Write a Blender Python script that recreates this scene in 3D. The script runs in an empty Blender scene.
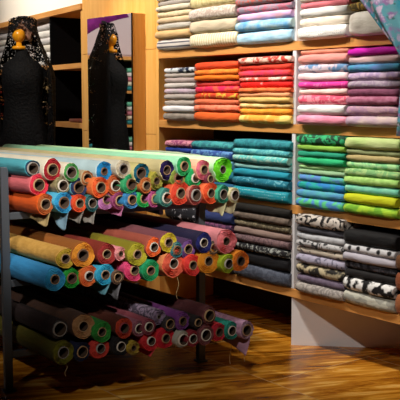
import bpy, bmesh, math, random
from mathutils import Vector, Matrix, noise
random.seed(7)
S = bpy.context.scene
COL = S.collection
pi = math.pi

# ------------------------------------------------------------------ camera
F = 900.0; H = 1.2; TH = math.atan(102 / F)
YAW = math.atan2(900, 680)
EX = (680 / 1128.0, -900 / 1128.0); EY = (900 / 1128.0, 680 / 1128.0)
cam = bpy.data.cameras.new('camera'); cam.sensor_width = 36; cam.lens = 36 * F / 400
camo = bpy.data.objects.new('camera', cam); COL.objects.link(camo)
camo.location = (0, 0, H); camo.rotation_euler = (pi / 2 - TH, 0, math.atan2(900, 680))
S.camera = camo

# ------------------------------------------------------------------ world, lamps, exposure
W = bpy.data.worlds.new('world'); S.world = W; W.use_nodes = True
W.node_tree.nodes['Background'].inputs[0].default_value = (1, .85, .7, 1)
W.node_tree.nodes['Background'].inputs[1].default_value = 0.02
S.view_settings.view_transform = 'Standard'; S.view_settings.look = 'None'
S.view_settings.gamma = 1; S.view_settings.exposure = 0.1
S.view_settings.use_curve_mapping = False

def spot(loc, aim, power, size=60, blend=.6, rad=.04, col=(1, .92, .82)):
    l = bpy.data.lights.new('spotlight', 'SPOT'); l.energy = power; l.spot_size = math.radians(size)
    l.spot_blend = blend; l.shadow_soft_size = rad; l.color = col
    o = bpy.data.objects.new('spotlight', l); COL.objects.link(o); o.location = loc
    o.rotation_euler = (Vector(aim) - Vector(loc)).to_track_quat('-Z', 'Y').to_euler()
    return o
SPOTS = [((-4.45, 1.85, 2.95), (-4.0, 2.95, 1.45), 150, 62), ((-3.45, 1.80, 2.95), (-3.35, 2.95, 1.35), 155, 60),
         ((-2.55, 1.75, 2.95), (-2.80, 2.95, 1.3), 152, 58), ((-.7, .0, 2.95), (-2.5, 2.5, .0), 190, 34),
         ((-4.1, 1.2, 2.95), (-5.0, 3.0, 1.8), 190, 62), ((-.5, .75, 2.9), (-3.18, 1.92, 1.0), 620, 21),
         ((-1.5, -.9, 2.95), (-3.55, 1.45, .95), 210, 23), ((-6.2, 1.6, 2.95), (-6.0, 3.1, 2.25), 190, 80)]  # includes fill spots added to brighten the rack and the white wall
for a, b, p, s in SPOTS:
    spot(a, b, p, s)
spot((-6.3, .4, 2.95), (-8.9, .3, 1.5), 260, 70)

# ------------------------------------------------------------------ helpers
def ray(px, py):
    a = (px - 200) / F; b = -(py - 200) / F; c, s = math.cos(TH), math.sin(TH)
    fw = c + b * s; up = -s + b * c
    return Vector((a * EX[0] + fw * EX[1], a * EY[0] + fw * EY[1], up))
O = Vector((0, 0, H))
def hit(px, py, p, n):
    d = ray(px, py); return O + d * ((Vector(p) - O).dot(Vector(n)) / d.dot(Vector(n)))
YW = 2.943
def wp(px, py, y=YW): return hit(px, py, (0, y, 0), (0, 1, 0))

def lin(h):
    if isinstance(h, tuple): return h if len(h) == 4 else (*h, 1)
    h = h.lstrip('#'); r = [int(h[i:i + 2], 16) / 255 for i in (0, 2, 4)]
    return tuple((c / 12.92 if c <= .04045 else ((c + .055) / 1.055) ** 2.4) for c in r) + (1,)

MC = {}
def newmat(name):
    m = bpy.data.materials.new(name); m.use_nodes = True
    nt = m.node_tree; return m, nt, nt.nodes['Principled BSDF']
def N(nt, t, **kw):
    n = nt.nodes.new(t)
    for k, v in kw.items(): setattr(n, k, v)
    return n
def solid(name, c, rough=.6, metal=0, bump=0, bs=60, spec=.5, var=0):
    k = (name,)
    if k in MC: return MC[k]
    m, nt, b = newmat(name); b.inputs['Base Color'].default_value = lin(c)
    b.inputs['Roughness'].default_value = rough; b.inputs['Metallic'].default_value = metal
    b.inputs['Specular IOR Level'].default_value = spec
    tc = N(nt, 'ShaderNodeTexCoord')
    if var:
        n = N(nt, 'ShaderNodeTexNoise'); n.inputs['Scale'].default_value = bs / 8; n.inputs['Detail'].default_value = 4
        nt.links.new(tc.outputs['Object'], n.inputs['Vector'])
        h = N(nt, 'ShaderNodeMixRGB'); h.inputs[1].default_value = lin(c)
        h.inputs[2].default_value = tuple(x * (1 - var) for x in lin(c)[:3]) + (1,)
        nt.links.new(n.outputs['Fac'], h.inputs[0]); nt.links.new(h.outputs[0], b.inputs['Base Color'])
    if bump:
        n = N(nt, 'ShaderNodeTexNoise'); n.inputs['Scale'].default_value = bs; n.inputs['Detail'].default_value = 3
        nt.links.new(tc.outputs['Object'], n.inputs['Vector'])
        u = N(nt, 'ShaderNodeBump'); u.inputs['Strength'].default_value = bump; u.inputs['Distance'].default_value = .01
        nt.links.new(n.outputs['Fac'], u.inputs['Height']); nt.links.new(u.outputs[0], b.inputs['Normal'])
    MC[k] = m; return m

def cloth(c1, c2=None, kind='plain', sc=30, thr=.5, c3=None, rough=.75):
    """woven cloth with a printed pattern"""
    k = (c1, c2, kind, sc, thr, c3)
    if k in MC: return MC[k]
    m, nt, b = newmat('cloth'); L = nt.links.new
    b.inputs['Roughness'].default_value = rough; b.inputs['Specular IOR Level'].default_value = .25
    b.inputs['Sheen Weight'].default_value = .03
    tc = N(nt, 'ShaderNodeTexCoord'); oi = N(nt, 'ShaderNodeObjectInfo')
    ad = N(nt, 'ShaderNodeVectorMath', operation='ADD'); L(tc.outputs['Object'], ad.inputs[0])
    mu = N(nt, 'ShaderNodeMath', operation='MULTIPLY'); mu.inputs[1].default_value = 17; L(oi.outputs['Random'], mu.inputs[0])
    L(mu.outputs[0], ad.inputs[1]); V = ad.outputs[0]
    # folds and weave
    n1 = N(nt, 'ShaderNodeTexNoise'); n1.inputs['Scale'].default_value = 22; n1.inputs['Detail'].default_value = 3
    mp = N(nt, 'ShaderNodeMapping'); mp.inputs['Scale'].default_value = (.5, 1, 1.6); L(V, mp.inputs[0]); L(mp.outputs[0], n1.inputs['Vector'])
    bu = N(nt, 'ShaderNodeBump'); bu.inputs['Strength'].default_value = .35; bu.inputs['Distance'].default_value = .02
    L(n1.outputs['Fac'], bu.inputs['Height'])
    n2 = N(nt, 'ShaderNodeTexNoise'); n2.inputs['Scale'].default_value = 260
    L(V, n2.inputs['Vector'])
    b2 = N(nt, 'ShaderNodeBump'); b2.inputs['Strength'].default_value = .25; b2.inputs['Distance'].default_value = .003
    L(n2.outputs['Fac'], b2.inputs['Height']); L(bu.outputs[0], b2.inputs['Normal']); L(b2.outputs[0], b.inputs['Normal'])
    A = lin(c1); B = lin(c2) if c2 else tuple(x * .78 for x in A[:3]) + (1,)
    mix = N(nt, 'ShaderNodeMixRGB'); mix.inputs[1].default_value = A; mix.inputs[2].default_value = B
    fac = None
    def ramp(src, t, w=.04):
        r = N(nt, 'ShaderNodeValToRGB'); r.color_ramp.elements[0].position = max(0, t - w); r.color_ramp.elements[1].position = min(1, t + w)
        L(src, r.inputs[0]); return r.outputs[0]
    if kind == 'plain':
        n = N(nt, 'ShaderNodeTexNoise'); n.inputs['Scale'].default_value = 9; L(V, n.inputs['Vector']); fac = n.outputs['Fac']
        mix.inputs[2].default_value = tuple(x * .85 for x in B[:3]) + (1,) if not c2 else B
    elif kind == 'blotch':
        n = N(nt, 'ShaderNodeTexNoise'); n.inputs['Scale'].default_value = sc; n.inputs['Detail'].default_value = 2; L(V, n.inputs['Vector'])
        fac = ramp(n.outputs['Fac'], thr, .05)
    elif kind == 'soft':
        n = N(nt, 'ShaderNodeTexNoise'); n.inputs['Scale'].default_value = sc; n.inputs['Detail'].default_value = 3; L(V, n.inputs['Vector'])
        fac = ramp(n.outputs['Fac'], thr, .16)
    elif kind == 'floral':
        n = N(nt, 'ShaderNodeTexNoise'); n.inputs['Scale'].default_value = sc; n.inputs['Distortion'].default_value = 1.6; n.inputs['Detail'].default_value = 3
        L(V, n.inputs['Vector']); fac = ramp(n.outputs['Fac'], thr, .03)
    elif kind == 'paisley':
        w = N(nt, 'ShaderNodeTexWave', wave_type='RINGS'); w.inputs['Scale'].default_value = sc / 3; w.inputs['Distortion'].default_value = 9
        w.inputs['Detail Scale'].default_value = 2; L(V, w.inputs['Vector']); fac = ramp(w.outputs['Fac'], thr, .12)
    elif kind == 'dots':
        v = N(nt, 'ShaderNodeTexVoronoi'); v.inputs['Scale'].default_value = sc; v.inputs['Randomness'].default_value = .25
        L(V, v.inputs['Vector']); r = ramp(v.outputs['Distance'], thr, .05)
        iv = N(nt, 'ShaderNodeInvert'); L(r, iv.inputs['Color']); fac = iv.outputs[0]
    elif kind in ('stripes', 'hstripes'):
        w = N(nt, 'ShaderNodeTexWave', bands_direction='X' if kind == 'stripes' else 'Z'); w.inputs['Scale'].default_value = sc
        L(V, w.inputs['Vector']); fac = ramp(w.outputs['Fac'], thr, .1)
    L(fac, mix.inputs[0]); out = mix.outputs[0]
    if c3:
        n = N(nt, 'ShaderNodeTexNoise'); n.inputs['Scale'].default_value = sc * .6; n.inputs['Detail'].default_value = 2
        a2 = N(nt, 'ShaderNodeVectorMath', operation='ADD'); a2.inputs[1].default_value = (3.3, 1.7, 5.1); L(V, a2.inputs[0]); L(a2.outputs[0], n.inputs['Vector'])
        m3 = N(nt, 'ShaderNodeMixRGB'); m3.inputs[2].default_value = lin(c3); L(out, m3.inputs[1]); L(ramp(n.outputs['Fac'], .57, .03), m3.inputs[0]); out = m3.outputs[0]
    L(out, b.inputs['Base Color'])
    MC[k] = m; return m

def wood(name, c1, c2, sc=(1, 1, 12), rough=.45):
    k = (name,)
    if k in MC: return MC[k]
    m, nt, b = newmat(name); L = nt.links.new
    tc = N(nt, 'ShaderNodeTexCoord'); mp = N(nt, 'ShaderNodeMapping'); mp.inputs['Scale'].default_value = sc; L(tc.outputs['Object'], mp.inputs[0])
    n = N(nt, 'ShaderNodeTexNoise'); n.inputs['Scale'].default_value = 3; n.inputs['Detail'].default_value = 6; n.inputs['Roughness'].default_value = .65
    L(mp.outputs[0], n.inputs['Vector'])
    r = N(nt, 'ShaderNodeValToRGB'); r.color_ramp.elements[0].color = lin(c1); r.color_ramp.elements[1].color = lin(c2)
    r.color_ramp.elements[0].position = .3; r.color_ramp.elements[1].position = .7; L(n.outputs['Fac'], r.inputs[0]); L(r.outputs[0], b.inputs['Base Color'])
    b.inputs['Roughness'].default_value = rough
    MC[k] = m; return m

def obj(name, bm, mats, parent=None, loc=None, smooth=False):
    me = bpy.data.meshes.new(name); bm.normal_update(); bm.to_mesh(me); bm.free()
    for m in (mats if isinstance(mats, (list, tuple)) else [mats]): me.materials.append(m)
    if smooth:
        for p in me.polygons: p.use_smooth = True
    o = bpy.data.objects.new(name, me); COL.objects.link(o)
    if parent: o.parent = parent
    if loc is not None: o.location = loc
    return o
def thing(name, loc=(0, 0, 0), rz=0):
    o = bpy.data.objects.new(name, None); COL.objects.link(o); o.location = loc; o.rotation_euler = (0, 0, rz); o.empty_display_size = .05
    return o
def tag(o, label, cat, group=None):
    o['label'] = label; o['category'] = cat
    if group: o['group'] = group
    return o
def struct(o): o['kind'] = 'structure'; return o
def box(bm, a, b, bev=0, mi=0):
    a = Vector(a); b = Vector(b); s = b - a; c = (a + b) / 2
    t = bmesh.new(); bmesh.ops.create_cube(t, size=1, matrix=Matrix.Translation(c) @ Matrix.Diagonal((*s, 1)))
    if bev: bmesh.ops.bevel(t, geom=t.edges[:], offset=bev, segments=2, affect='EDGES', profile=.5)
    for f in t.faces: f.material_index = mi
    me = bpy.data.meshes.new('t'); t.to_mesh(me); t.free(); bm.from_mesh(me); bpy.data.meshes.remove(me)
def bx(name, a, b, mat, parent=None, bev=.002, loc=None):
    bm = bmesh.new(); box(bm, a, b, bev); return obj(name, bm, mat, parent, loc)
def tube(bm, p0, p1, r, n=10, mi=0):
    p0 = Vector(p0); p1 = Vector(p1); d = p1 - p0; q = d.to_track_quat('Z', 'Y').to_matrix().to_4x4()
    bmesh.ops.create_cone(bm, cap_ends=True, segments=n, radius1=r, radius2=r, depth=d.length, matrix=Matrix.Translation((p0 + p1) / 2) @ q)
def grid(bm, nu, nv, fn, closed=False, mi=0):
    vs = [[bm.verts.new(fn(i, j)) for j in range(nv)] for i in range(nu)]
    for i in range(nu if closed else nu - 1):
        for j in range(nv - 1):
            f = bm.faces.new((vs[i][j], vs[(i + 1) % nu][j], vs[(i + 1) % nu][j + 1], vs[i][j + 1])); f.material_index = mi; f.smooth = True
    return vs

# ------------------------------------------------------------------ setting
def floor_mat():
    m, nt, b = newmat('polished_stone_floor'); L = nt.links.new
    tc = N(nt, 'ShaderNodeTexCoord'); V = tc.outputs['Object']
    br = N(nt, 'ShaderNodeTexBrick'); br.inputs['Scale'].default_value = 1; br.offset = .5
    br.inputs['Brick Width'].default_value = .62; br.inputs['Row Height'].default_value = .62; br.inputs['Mortar Size'].default_value = .0035
    br.inputs['Color1'].default_value = (0, 0, 0, 1); br.inputs['Color2'].default_value = (1, 1, 1, 1); br.inputs['Mortar'].default_value = (.5, .5, .5, 1)
    L(V, br.inputs['Vector'])
    ro = N(nt, 'ShaderNodeMapping'); ro.inputs['Rotation'].default_value = (0, 0, math.radians(24)); L(V, ro.inputs[0])
    mp = N(nt, 'ShaderNodeMapping'); mp.inputs['Scale'].default_value = (6.5, 1.0, 1); L(ro.outputs[0], mp.inputs[0])
    ad = N(nt, 'ShaderNodeVectorMath', operation='MULTIPLY_ADD'); ad.inputs[1].default_value = (9, 9, 9); L(br.outputs['Color'], ad.inputs[0]); L(mp.outputs[0], ad.inputs[2])
    n = N(nt, 'ShaderNodeTexNoise'); n.inputs['Scale'].default_value = 1.9; n.inputs['Detail'].default_value = 8; n.inputs['Roughness'].default_value = .62; n.inputs['Distortion'].default_value = 1.2
    L(ad.outputs[0], n.inputs['Vector'])
    r = N(nt, 'ShaderNodeValToRGB'); e = r.color_ramp.elements
    e[0].position = .32; e[0].color = lin('4c2606'); e[1].position = .72; e[1].color = lin('eec470')
    x = e.new(.45); x.color = lin('94580f'); x = e.new(.56); x.color = lin('c08428')
    L(n.outputs['Fac'], r.inputs[0])
    mx = N(nt, 'ShaderNodeMixRGB'); mx.inputs[2].default_value = lin('b08850'); L(r.outputs[0], mx.inputs[1]); L(br.outputs['Fac'], mx.inputs[0]); L(mx.outputs[0], b.inputs['Base Color'])
    b.inputs['Roughness'].default_value = .24; b.inputs['Specular IOR Level'].default_value = .5
    return m
X0, X1, Y0, Y1, ZC = -9.0, 1.6, -2.6, 3.7, 3.2
cream = solid('cream_plaster', 'f6efe0', .85, bump=.05)
warm = solid('beige_plaster', '6c6258', .9)
bm = bmesh.new(); box(bm, (X0, Y0, -.05), (X1, Y1, 0)); struct(obj('floor', bm, floor_mat()))
bm = bmesh.new(); box(bm, (X0, Y0, ZC), (X1, Y1, ZC + .05)); struct(obj('ceiling', bm, warm))
bm = bmesh.new(); box(bm, (X0 - .05, Y1, 0), (X1 + .05, Y1 + .05, ZC)); struct(obj('wall_back', bm, warm))
bm = bmesh.new(); box(bm, (X0 - .05, Y0 - .05, 0), (X1 + .05, Y0, ZC)); struct(obj('wall_front', bm, warm))
bm = bmesh.new(); box(bm, (X0 - .05, Y0, 0), (X0, Y1, ZC)); struct(obj('wall_left', bm, solid('pink_grey_plaster', 'b9a3a6', .9)))
bm = bmesh.new(); box(bm, (X1, Y0, 0), (X1 + .05, Y1, ZC)); struct(obj('wall_right', bm, warm))

maple = wood('maple', 'bc7f3e', 'dca05a', (1, 1, 14)); maple_v = wood('maple_upright', 'dc9e4a', 'ecb668', (10, 10, .8))
maple_h = wood('maple_board', 'bc7f3e', 'dca05a', (.8, 8, 14))
white = solid('white_laminate', 'dcdce0', .5); blackp = solid('black_panel', '040304', .95, spec=.1)
darkp = solid('dark_brown_panel', '1c120c', .8)

# wood panelled wall beside the shelving: three boards with open joints
xa, xb = wp(83.5, 98).x, wp(156, 98).x
zs = [0, wp(148, 134).z, wp(148, 49.5).z, ZC]
bm = bmesh.new()
for i in range(3): box(bm, (xa, YW, zs[i] + (.0015 if i else 0)), (xb, YW + .02, zs[i + 1] - .0015), .0008)
box(bm, (xa, YW + .02, 0), (xb, YW + .05, ZC))
struct(obj('wall_panelled', bm, maple_v))

# ------------------------------------------------------------------ shelving unit
SZ = [1.465, 1.075, .69, .282]
unit = thing('shelving_unit', (-3.2, YW, 0))
tag(unit, 'maple shelving unit with white dividers, filled with folded fabric stacks', 'shelving')
def up(name, a, b, mat, bev=.0015):
    bm = bmesh.new(); a = Vector(a) - unit.location; b = Vector(b) - unit.location; box(bm, a, b, bev); return obj(name, bm, mat, unit)
xd = wp(294.5, 98).x; XR = -1.75; DEP = .40
up('side_panel', (xb + .001, YW, 0), (xb + .028, YW + DEP, 2.25), maple_v)
up('side_panel', (XR, YW, 0), (XR + .028, YW + DEP, 2.25), maple_v)
up('back_panel', (xb + .03, YW + DEP, 0), (XR, YW + DEP + .012, 2.25), darkp)
for z in SZ: up('shelf', (xb + .029, YW - .004, z - .042), (XR - .001, YW + DEP - .001, z), maple_h)
for za, zb_ in ((SZ[0], 2.25), (SZ[1], SZ[0] - .043), (SZ[2], SZ[1] - .043), (SZ[3], SZ[2] - .043)):
    up('divider', (xd - .0125, YW - .002, za + .0005), (xd + .0125, YW + DEP - .001, zb_), white)
# angled white base panel under the right bays
pa = hit(292, 345, (0, 0, 0), (0, 0, 1)); pb = hit(400, 348.5, (0, 0, 0), (0, 0, 1))
d = (pb - pa).normalized(); L_ = (Y1 - .35 - pa.y) / d.y
L_ = min(L_, (YW + DEP - .02 - pa.y) / d.y)
nrm = Vector((-d.y, d.x, 0))
bm = bmesh.new(); zz = SZ[3] - .0435
q = pa + d * -.004
vs = [bm.verts.new(Vector(v) - unit.location) for v in (q, q + d * L_, q + d * L_ + nrm * .018, q + nrm * .018)]
f = bm.faces.new(vs); r = bmesh.ops.extrude_face_region(bm, geom=[f])
bmesh.ops.translate(bm, verts=[v for v in r['geom'] if isinstance(v, bmesh.types.BMVert)], vec=(0, 0, zz))
bmesh.ops.recalc_face_normals(bm, faces=bm.faces[:])
o = obj('base_panel', bm, white, unit); o['label'] = 'white base panel under the lowest shelf'

# ------------------------------------------------------------------ folded fabrics
def folded(name, w, h, dep, mat, seed):
    """cloth folded flat: rounded fold towards the front, soft top, slightly uneven edges"""
    rnd = random.Random(seed); bm = bmesh.new()
    prof = []
    n = 9
    for k in range(n):
        a = -pi / 2 + pi * k / (n - 1)
        prof.append((-math.cos(a) * min(h * .42, .02), math.sin(a) * h / 2 * (abs(math.sin(a)) ** .0)))
    prof = [(y + .02, z) for y, z in prof]
    prof = [(dep, -h / 2), (dep * .5, -h / 2)] + prof + [(dep * .5, h / 2), (dep, h / 2)]
    nx = 15; off = rnd.uniform(0, 50); tl = rnd.uniform(-.004, .004)
    def fn(i, j):
        u = i / (nx - 1) * 2 - 1; y, z = prof[j]
        e = abs(u) ** 5
        wob = noise.noise(Vector((u * 3 + off, z * 30, off))) * .004
        zz = z * (1 - .16 * e) + (noise.noise(Vector((u * 2.2 + off, 3, 0))) * .0025 if z > 0 else 0)
        yy = y + (wob + tl * u + .006 * e if y < dep * .4 else 0)
        return Vector((u * w / 2, yy, zz))
    vs = grid(bm, nx, len(prof), fn)
    for s, col in ((0, vs[0]), (1, vs[-1])):
        # side: shows the folded layers as shallow inset steps
        f = bm.faces.new(col if s == 1 else list(reversed(col)))
    bm.faces.new([vs[i][0] for i in range(nx)] + [vs[i][-1] for i in range(nx - 1, -1, -1)])
    bmesh.ops.recalc_face_normals(bm, faces=bm.faces[:])
    return bm

def C(desc, c1, c2=None, kind=None, sc=40, thr=.5, c3=None):
    return (desc, cloth(c1, c2, kind or ('plain' if not c2 else 'blotch'), sc, thr, c3))
nst = [0]
def stack(phrase, group, x0, x1, xm, items, zshelf, cat='fabric', yf=YW, name='folded_fabric', hidden=()):
    """items top to bottom: (y_top, y_bottom, (desc, material)) seen at column xm"""
    nst[0] += 1
    YF = yf - .036
    tops = [wp(xm, a, YF).z for a, b, c in items]; bot = wp(xm, items[-1][1], YF).z
    n = len(items); zb = tops[1:] + [bot]
    sc = (tops[0] - zshelf) / (tops[0] - bot)
    tops = [zshelf + (t - bot) * sc for t in tops]; zb = tops[1:] + [zshelf]
    XA = wp(x0 - 1.7, 120, YF).x; XB = wp(x1 - 1.4, 120, YF).x
    prev = None
    out = []
    for i, (a, b, (desc, mat)) in enumerate(items):
        h = tops[i] - zb[i]; rnd = random.Random(nst[0] * 100 + i)
        w = XB - XA - rnd.uniform(.002, .009)
        bm = folded('f', w, h * .985, .32, mat, nst[0] * 100 + i)
        o = obj(name, bm, mat, None, ((XA + XB) / 2 + rnd.uniform(-.003, .003), YF + rnd.uniform(-.006, .008), (tops[i] + zb[i]) / 2))
        if i == 0: lab = f"{desc} folded fabric, topmost seen in the {phrase}"
        else: lab = f"{desc} folded fabric under the {items[i-1][2][0]} one, {phrase}"
        tag(o, lab, cat, group); out.append(o)
    return out

g1 = 'folded fabrics on the top shelf'; g2 = 'folded fabrics on the second shelf'; g3 = 'folded fabrics on the third shelf'; g4 = 'folded fabrics on the lowest shelf'
stack('beige stack, top shelf', g1, 156.5, 190, 170, [
    (-6, 0, C('cream-brown', 'c9b79a')), (0, 5.3, C('slate-grey', 'a39a92', '8a847f', 'hstripes', 60)), (5.3, 11.7, C('ivory', 'd9cdb4')),
    (11.7, 18.2, C('sand', 'd8c8a8', 'c4b08a', 'soft')), (18.2, 24.8, C('peach-beige', 'd9bd98')),
    (24.8, 32.4, C('grey-check', 'b9b2a6', '8d8a84', 'stripes', 40)), (32.4, 41.6, C('tan', 'd2ac78')),
    (41.6, 54, C('grey-striped', 'c3bcb6', '4a4a55', 'hstripes', 14, .72))], SZ[0])
stack('cream stack, top shelf', g1, 190, 236, 210, [
    (-6, 7, C('yellow-cream', 'd8cc9a', 'bba871', 'soft')), (7, 20.4, C('taupe-speckled', 'b5a296', 'd2c6ba', 'floral', 45)),
    (20.4, 34.5, C('beige', 'd6c6aa')), (34.5, 50, C('cream-striped', 'e9dfc4', 'd0c096', 'stripes', 16, .6))], SZ[0])
stack('pastel stack, top shelf', g1, 236, 289.8, 260, [
    (-6, 4.3, C('red-flowered', 'b8605a', '8a7a80', 'floral', 30)), (4.3, 12.2, C('grey-paisley', '8f8596', 'b9697e', 'floral', 30, .52)),
    (12.2, 20.4, C('lilac', 'c3a3d6', 'e0a8b8', 'soft', 20)), (20.4, 31, C('cloudy-blue', '5f9fcf', 'b9cfc6', 'soft', 18, .55)),
    (31, 44.5, C('pale-blue', 'b3d6ea', '8fbedd', 'soft', 16, .55))], SZ[0])
stack('white stack, top shelf', g1, 297.4, 346, 320, [
    (-8, .5, C('oatmeal', 'cfc4b6')), (.5, 6.5, C('coral-pink', 'e57a86')), (6.5, 16, C('white', 'e9e6e4')), (16, 25.2, C('cream', 'e4d8c8', 'dcb790', 'soft', 16, .68)),
    (25.2, 38.5, C('white-dotted', 'e6e4e0', 'a9a6a4', 'dots', 90, .22))], SZ[0])
stack('far-right top stack', g1, 347.5, 399, 362, [
    (-8, 1, C('dark-olive', '5a5030', '2c2a18', 'blotch', 30)), (1, 10, C('gold-patterned', 'a98a40', '4a3c18', 'floral', 30)),
    (10, 35, C('thick ivory', 'e8e3da', 'd8d2c6', 'soft', 20))], SZ[0])

stack('grey stack, second shelf', g2, 163.5, 194, 180, [
    (67.3, 72.8, C('navy-white', 'c4c8cc', '16203a', 'blotch', 22)), (72.8, 77.8, C('pearl-grey', 'b5aaa3')), (77.8, 83.3, C('rosy-grey', 'b09f9c')),
    (83.3, 88.8, C('silver', 'c3bbb6')), (88.8, 94.8, C('pale-lilac', 'bda4b8', 'b0a4a8', 'soft', 14)), (94.8, 100.8, C('ash-grey', 'aca29b')),
    (100.8, 106.9, C('taupe purple-dotted', 'a89c93', '6a3a78', 'dots', 14, .16)), (106.9, 114, C('white black-dotted', 'd6d4d8', '15151a', 'dots', 13, .18)),
    (114, 122.5, C('drab-grey', '9c9086', '7e746c', 'soft', 20))], SZ[1])
stack('orange stack, second shelf', g2, 194, 238, 208, [
    (61.8, 69.5, C('orange-red', 'ea4a1e')), (69.5, 75.2, C('amber', 'f0902e', 'e56a20', 'soft', 20)), (75.2, 80.8, C('bright-orange', 'f47a16')),
    (80.8, 86.5, C('coral', 'ea4b45')), (86.5, 93.4, C('magenta-red', 'd81b52', 'f0503c', 'blotch', 22)), (93.4, 99.5, C('rust-yellow', 'c83c1e', 'd8a838', 'floral', 24, .55)),
    (99.5, 105.2, C('salmon', 'e8744e')), (105.2, 112, C('coral-mottled', 'f06a4a', 'f2987a', 'soft', 26)), (112, 122.5, C('thick orange', 'f46a28'))], SZ[1])
stack('red-yellow stack, second shelf', g2, 238, 289.8, 262, [
    (56.5, 63.3, C('red white-laced', 'b83428', 'e4c0b0', 'floral', 26)), (63.3, 69.8, C('scarlet', 'e8432e')), (69.8, 76.3, C('red-pink', 'e4442e', 'e0306a', 'soft', 14)),
    (76.3, 80.6, C('white-pink', 'f0c4b8', 'e25a4a', 'blotch', 30)), (80.6, 87, C('vivid-red', 'e01612', 'f3d0c4', 'blotch', 18, .66)), (87, 91.8, C('orange', 'ee8444', 'd8542e', 'soft', 24)),
    (91.8, 96.3, C('peach', 'eda070')), (96.3, 101.8, C('straw-yellow', 'e8c272')), (101.8, 107.3, C('buttery', 'ecce8c', 'd8a45c', 'soft', 20)),
    (107.3, 113.5, C('golden-orange', 'f0a83a', 'e88a1e', 'soft', 20)), (113.5, 122.2, C('yellow leaf-printed', 'eed476', 'f0a03a', 'blotch', 13))], SZ[1])
stack('pink stack, second shelf', g2, 297.4, 346, 320, [
    (49.3, 53.4, C('thin salmon', 'e39078')), (53.4, 63.4, C('peach-pink', 'ee9a92')), (63.4, 71.6, C('blue-flowered', 'cdbcc8', '5e86b0', 'blotch', 22)),
    (71.6, 80, C('rosy-white', 'f0c6d0', 'f6e4e2', 'soft', 22)), (80, 86.9, C('magenta', 'e83a9c', 'f27ab8', 'floral', 26, .6)), (86.9, 93.2, C('blush red-dotted', 'f4d0ca', 'd83a52', 'dots', 11, .16)),
    (93.2, 102.7, C('strawberry-pink', 'ee8c9c', 'e0506e', 'floral', 24)), (102.7, 112.6, C('snow-white', 'f0eeee')), (112.6, 123, C('carnation-pink', 'f0a0b8', 'e683a2', 'soft', 14))], SZ[1])
stack('mauve stack, second shelf', g2, 346, 398.6, 370, [
    (47.3, 54.5, C('hot-magenta', 'd40fb4')), (54.5, 63, C('pale-pink', 'e2bfc2')), (63, 70.2, C('blue', '5f74b4', '3f8fb0', 'soft', 18)),
    (70.2, 78.8, C('lilac-paisley', 'a890b8', 'c3acc6', 'floral', 26)), (78.8, 86.6, C('grey-mauve', '96839a', 'a89aa8', 'floral', 26)), (86.6, 94, C('plum', '844a66', '6c3850', 'soft')),
    (94, 102.4, C('dusty-rose', 'b0708a', '964f6a', 'soft')), (102.4, 112.8, C('mauve', 'a8829e', 'b8949f', 'floral', 30)), (112.8, 123.5, C('cream-lilac', 'cbb6b0', 'b498b0', 'soft', 14))], SZ[1])
stack('frame-edge stack, second shelf', g2, 400.2, 450, 402, [
    (58, 70, C('teal-blue', '2f7fa0')), (70, 84, C('grey', '8a8084')), (84, 97, C('yellow', 'cfc030')), (97, 108, C('rose', 'b0607a')), (108, 124, C('violet', '9a2f9a'))], SZ[1])

stack('small stack behind the rolls, third shelf', g3, 165, 191, 180, [
    (141, 147, C('pink', 'cf8c9c', '8a3a6a', 'floral', 30)), (147, 152.5, C('royal-blue', '23419a')), (152.5, 160, C('dusky blue', '3d4f8a')), (160, 172, C('teal', '2a6a80')), (172, 186, C('dark-blue', '1d2f5a'))], SZ[2])
stack('aqua stack behind the rolls, third shelf', g3, 191, 233, 205, [
    (141.5, 149.6, C('teal-flowered', '3f9a9c', '2a7480', 'floral', 26)), (149.6, 158.5, C('paisley-blue', '5c8ec0', '2d4f94', 'floral', 26)), (158.5, 168, C('light-blue', '6aa8c8')),
    (168, 180, C('teal', '1f7a90')), (180, 193, C('deep-blue', '1c5a80'))], SZ[2])
stack('turquoise stack, third shelf', g3, 233, 289.8, 260, [
    (140, 149.2, C('dark-turquoise', '2c8a94', '1f6f7c', 'floral', 24)), (149.2, 155.3, C('seafoam', '62b4b4', '3f94a0', 'floral', 26)), (155.3, 163.2, C('aqua-flowered', '57b8b4', '9cc8bc', 'floral', 20)),
    (163.2, 169.4, C('pale-aqua', '8ec8c4')), (169.4, 177, C('teal-blue', '1a93ac')), (177, 186.5, C('teal embroidered', '106a80', '62a4b4', 'floral', 34, .6)),
    (186.5, 199.5, C('teal white-dotted', '15899a', 'b0dcdc', 'dots', 70, .2))], SZ[2])
stack('green stack, third shelf', g3, 297.4, 345, 320, [
    (135.2, 145.3, C('dark-green patterned', '2fa66c', '123f2c', 'floral', 24)), (145.3, 151.3, C('leaf-green', '8cc04a')), (151.3, 157.8, C('sea-green', '1f9a78')),
    (157.8, 165, C('emerald', '28b878')), (165, 169.8, C('lime-striped', '8cd486', 'b8dc9c', 'hstripes', 60)), (169.8, 174.8, C('celadon', '94bc92')),
    (174.8, 182.3, C('green-blue', '4fb08c', '5484c4', 'blotch', 20)), (182.3, 190, C('ocean-teal', '1a9a90', '2474b4', 'blotch', 20)), (190, 198, C('bluish green', '4aa49c', '4b7fbc', 'soft', 16)),
    (198, 208, C('blue green-spotted', '4a86c4', '52b87c', 'blotch', 20))], SZ[2])
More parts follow.
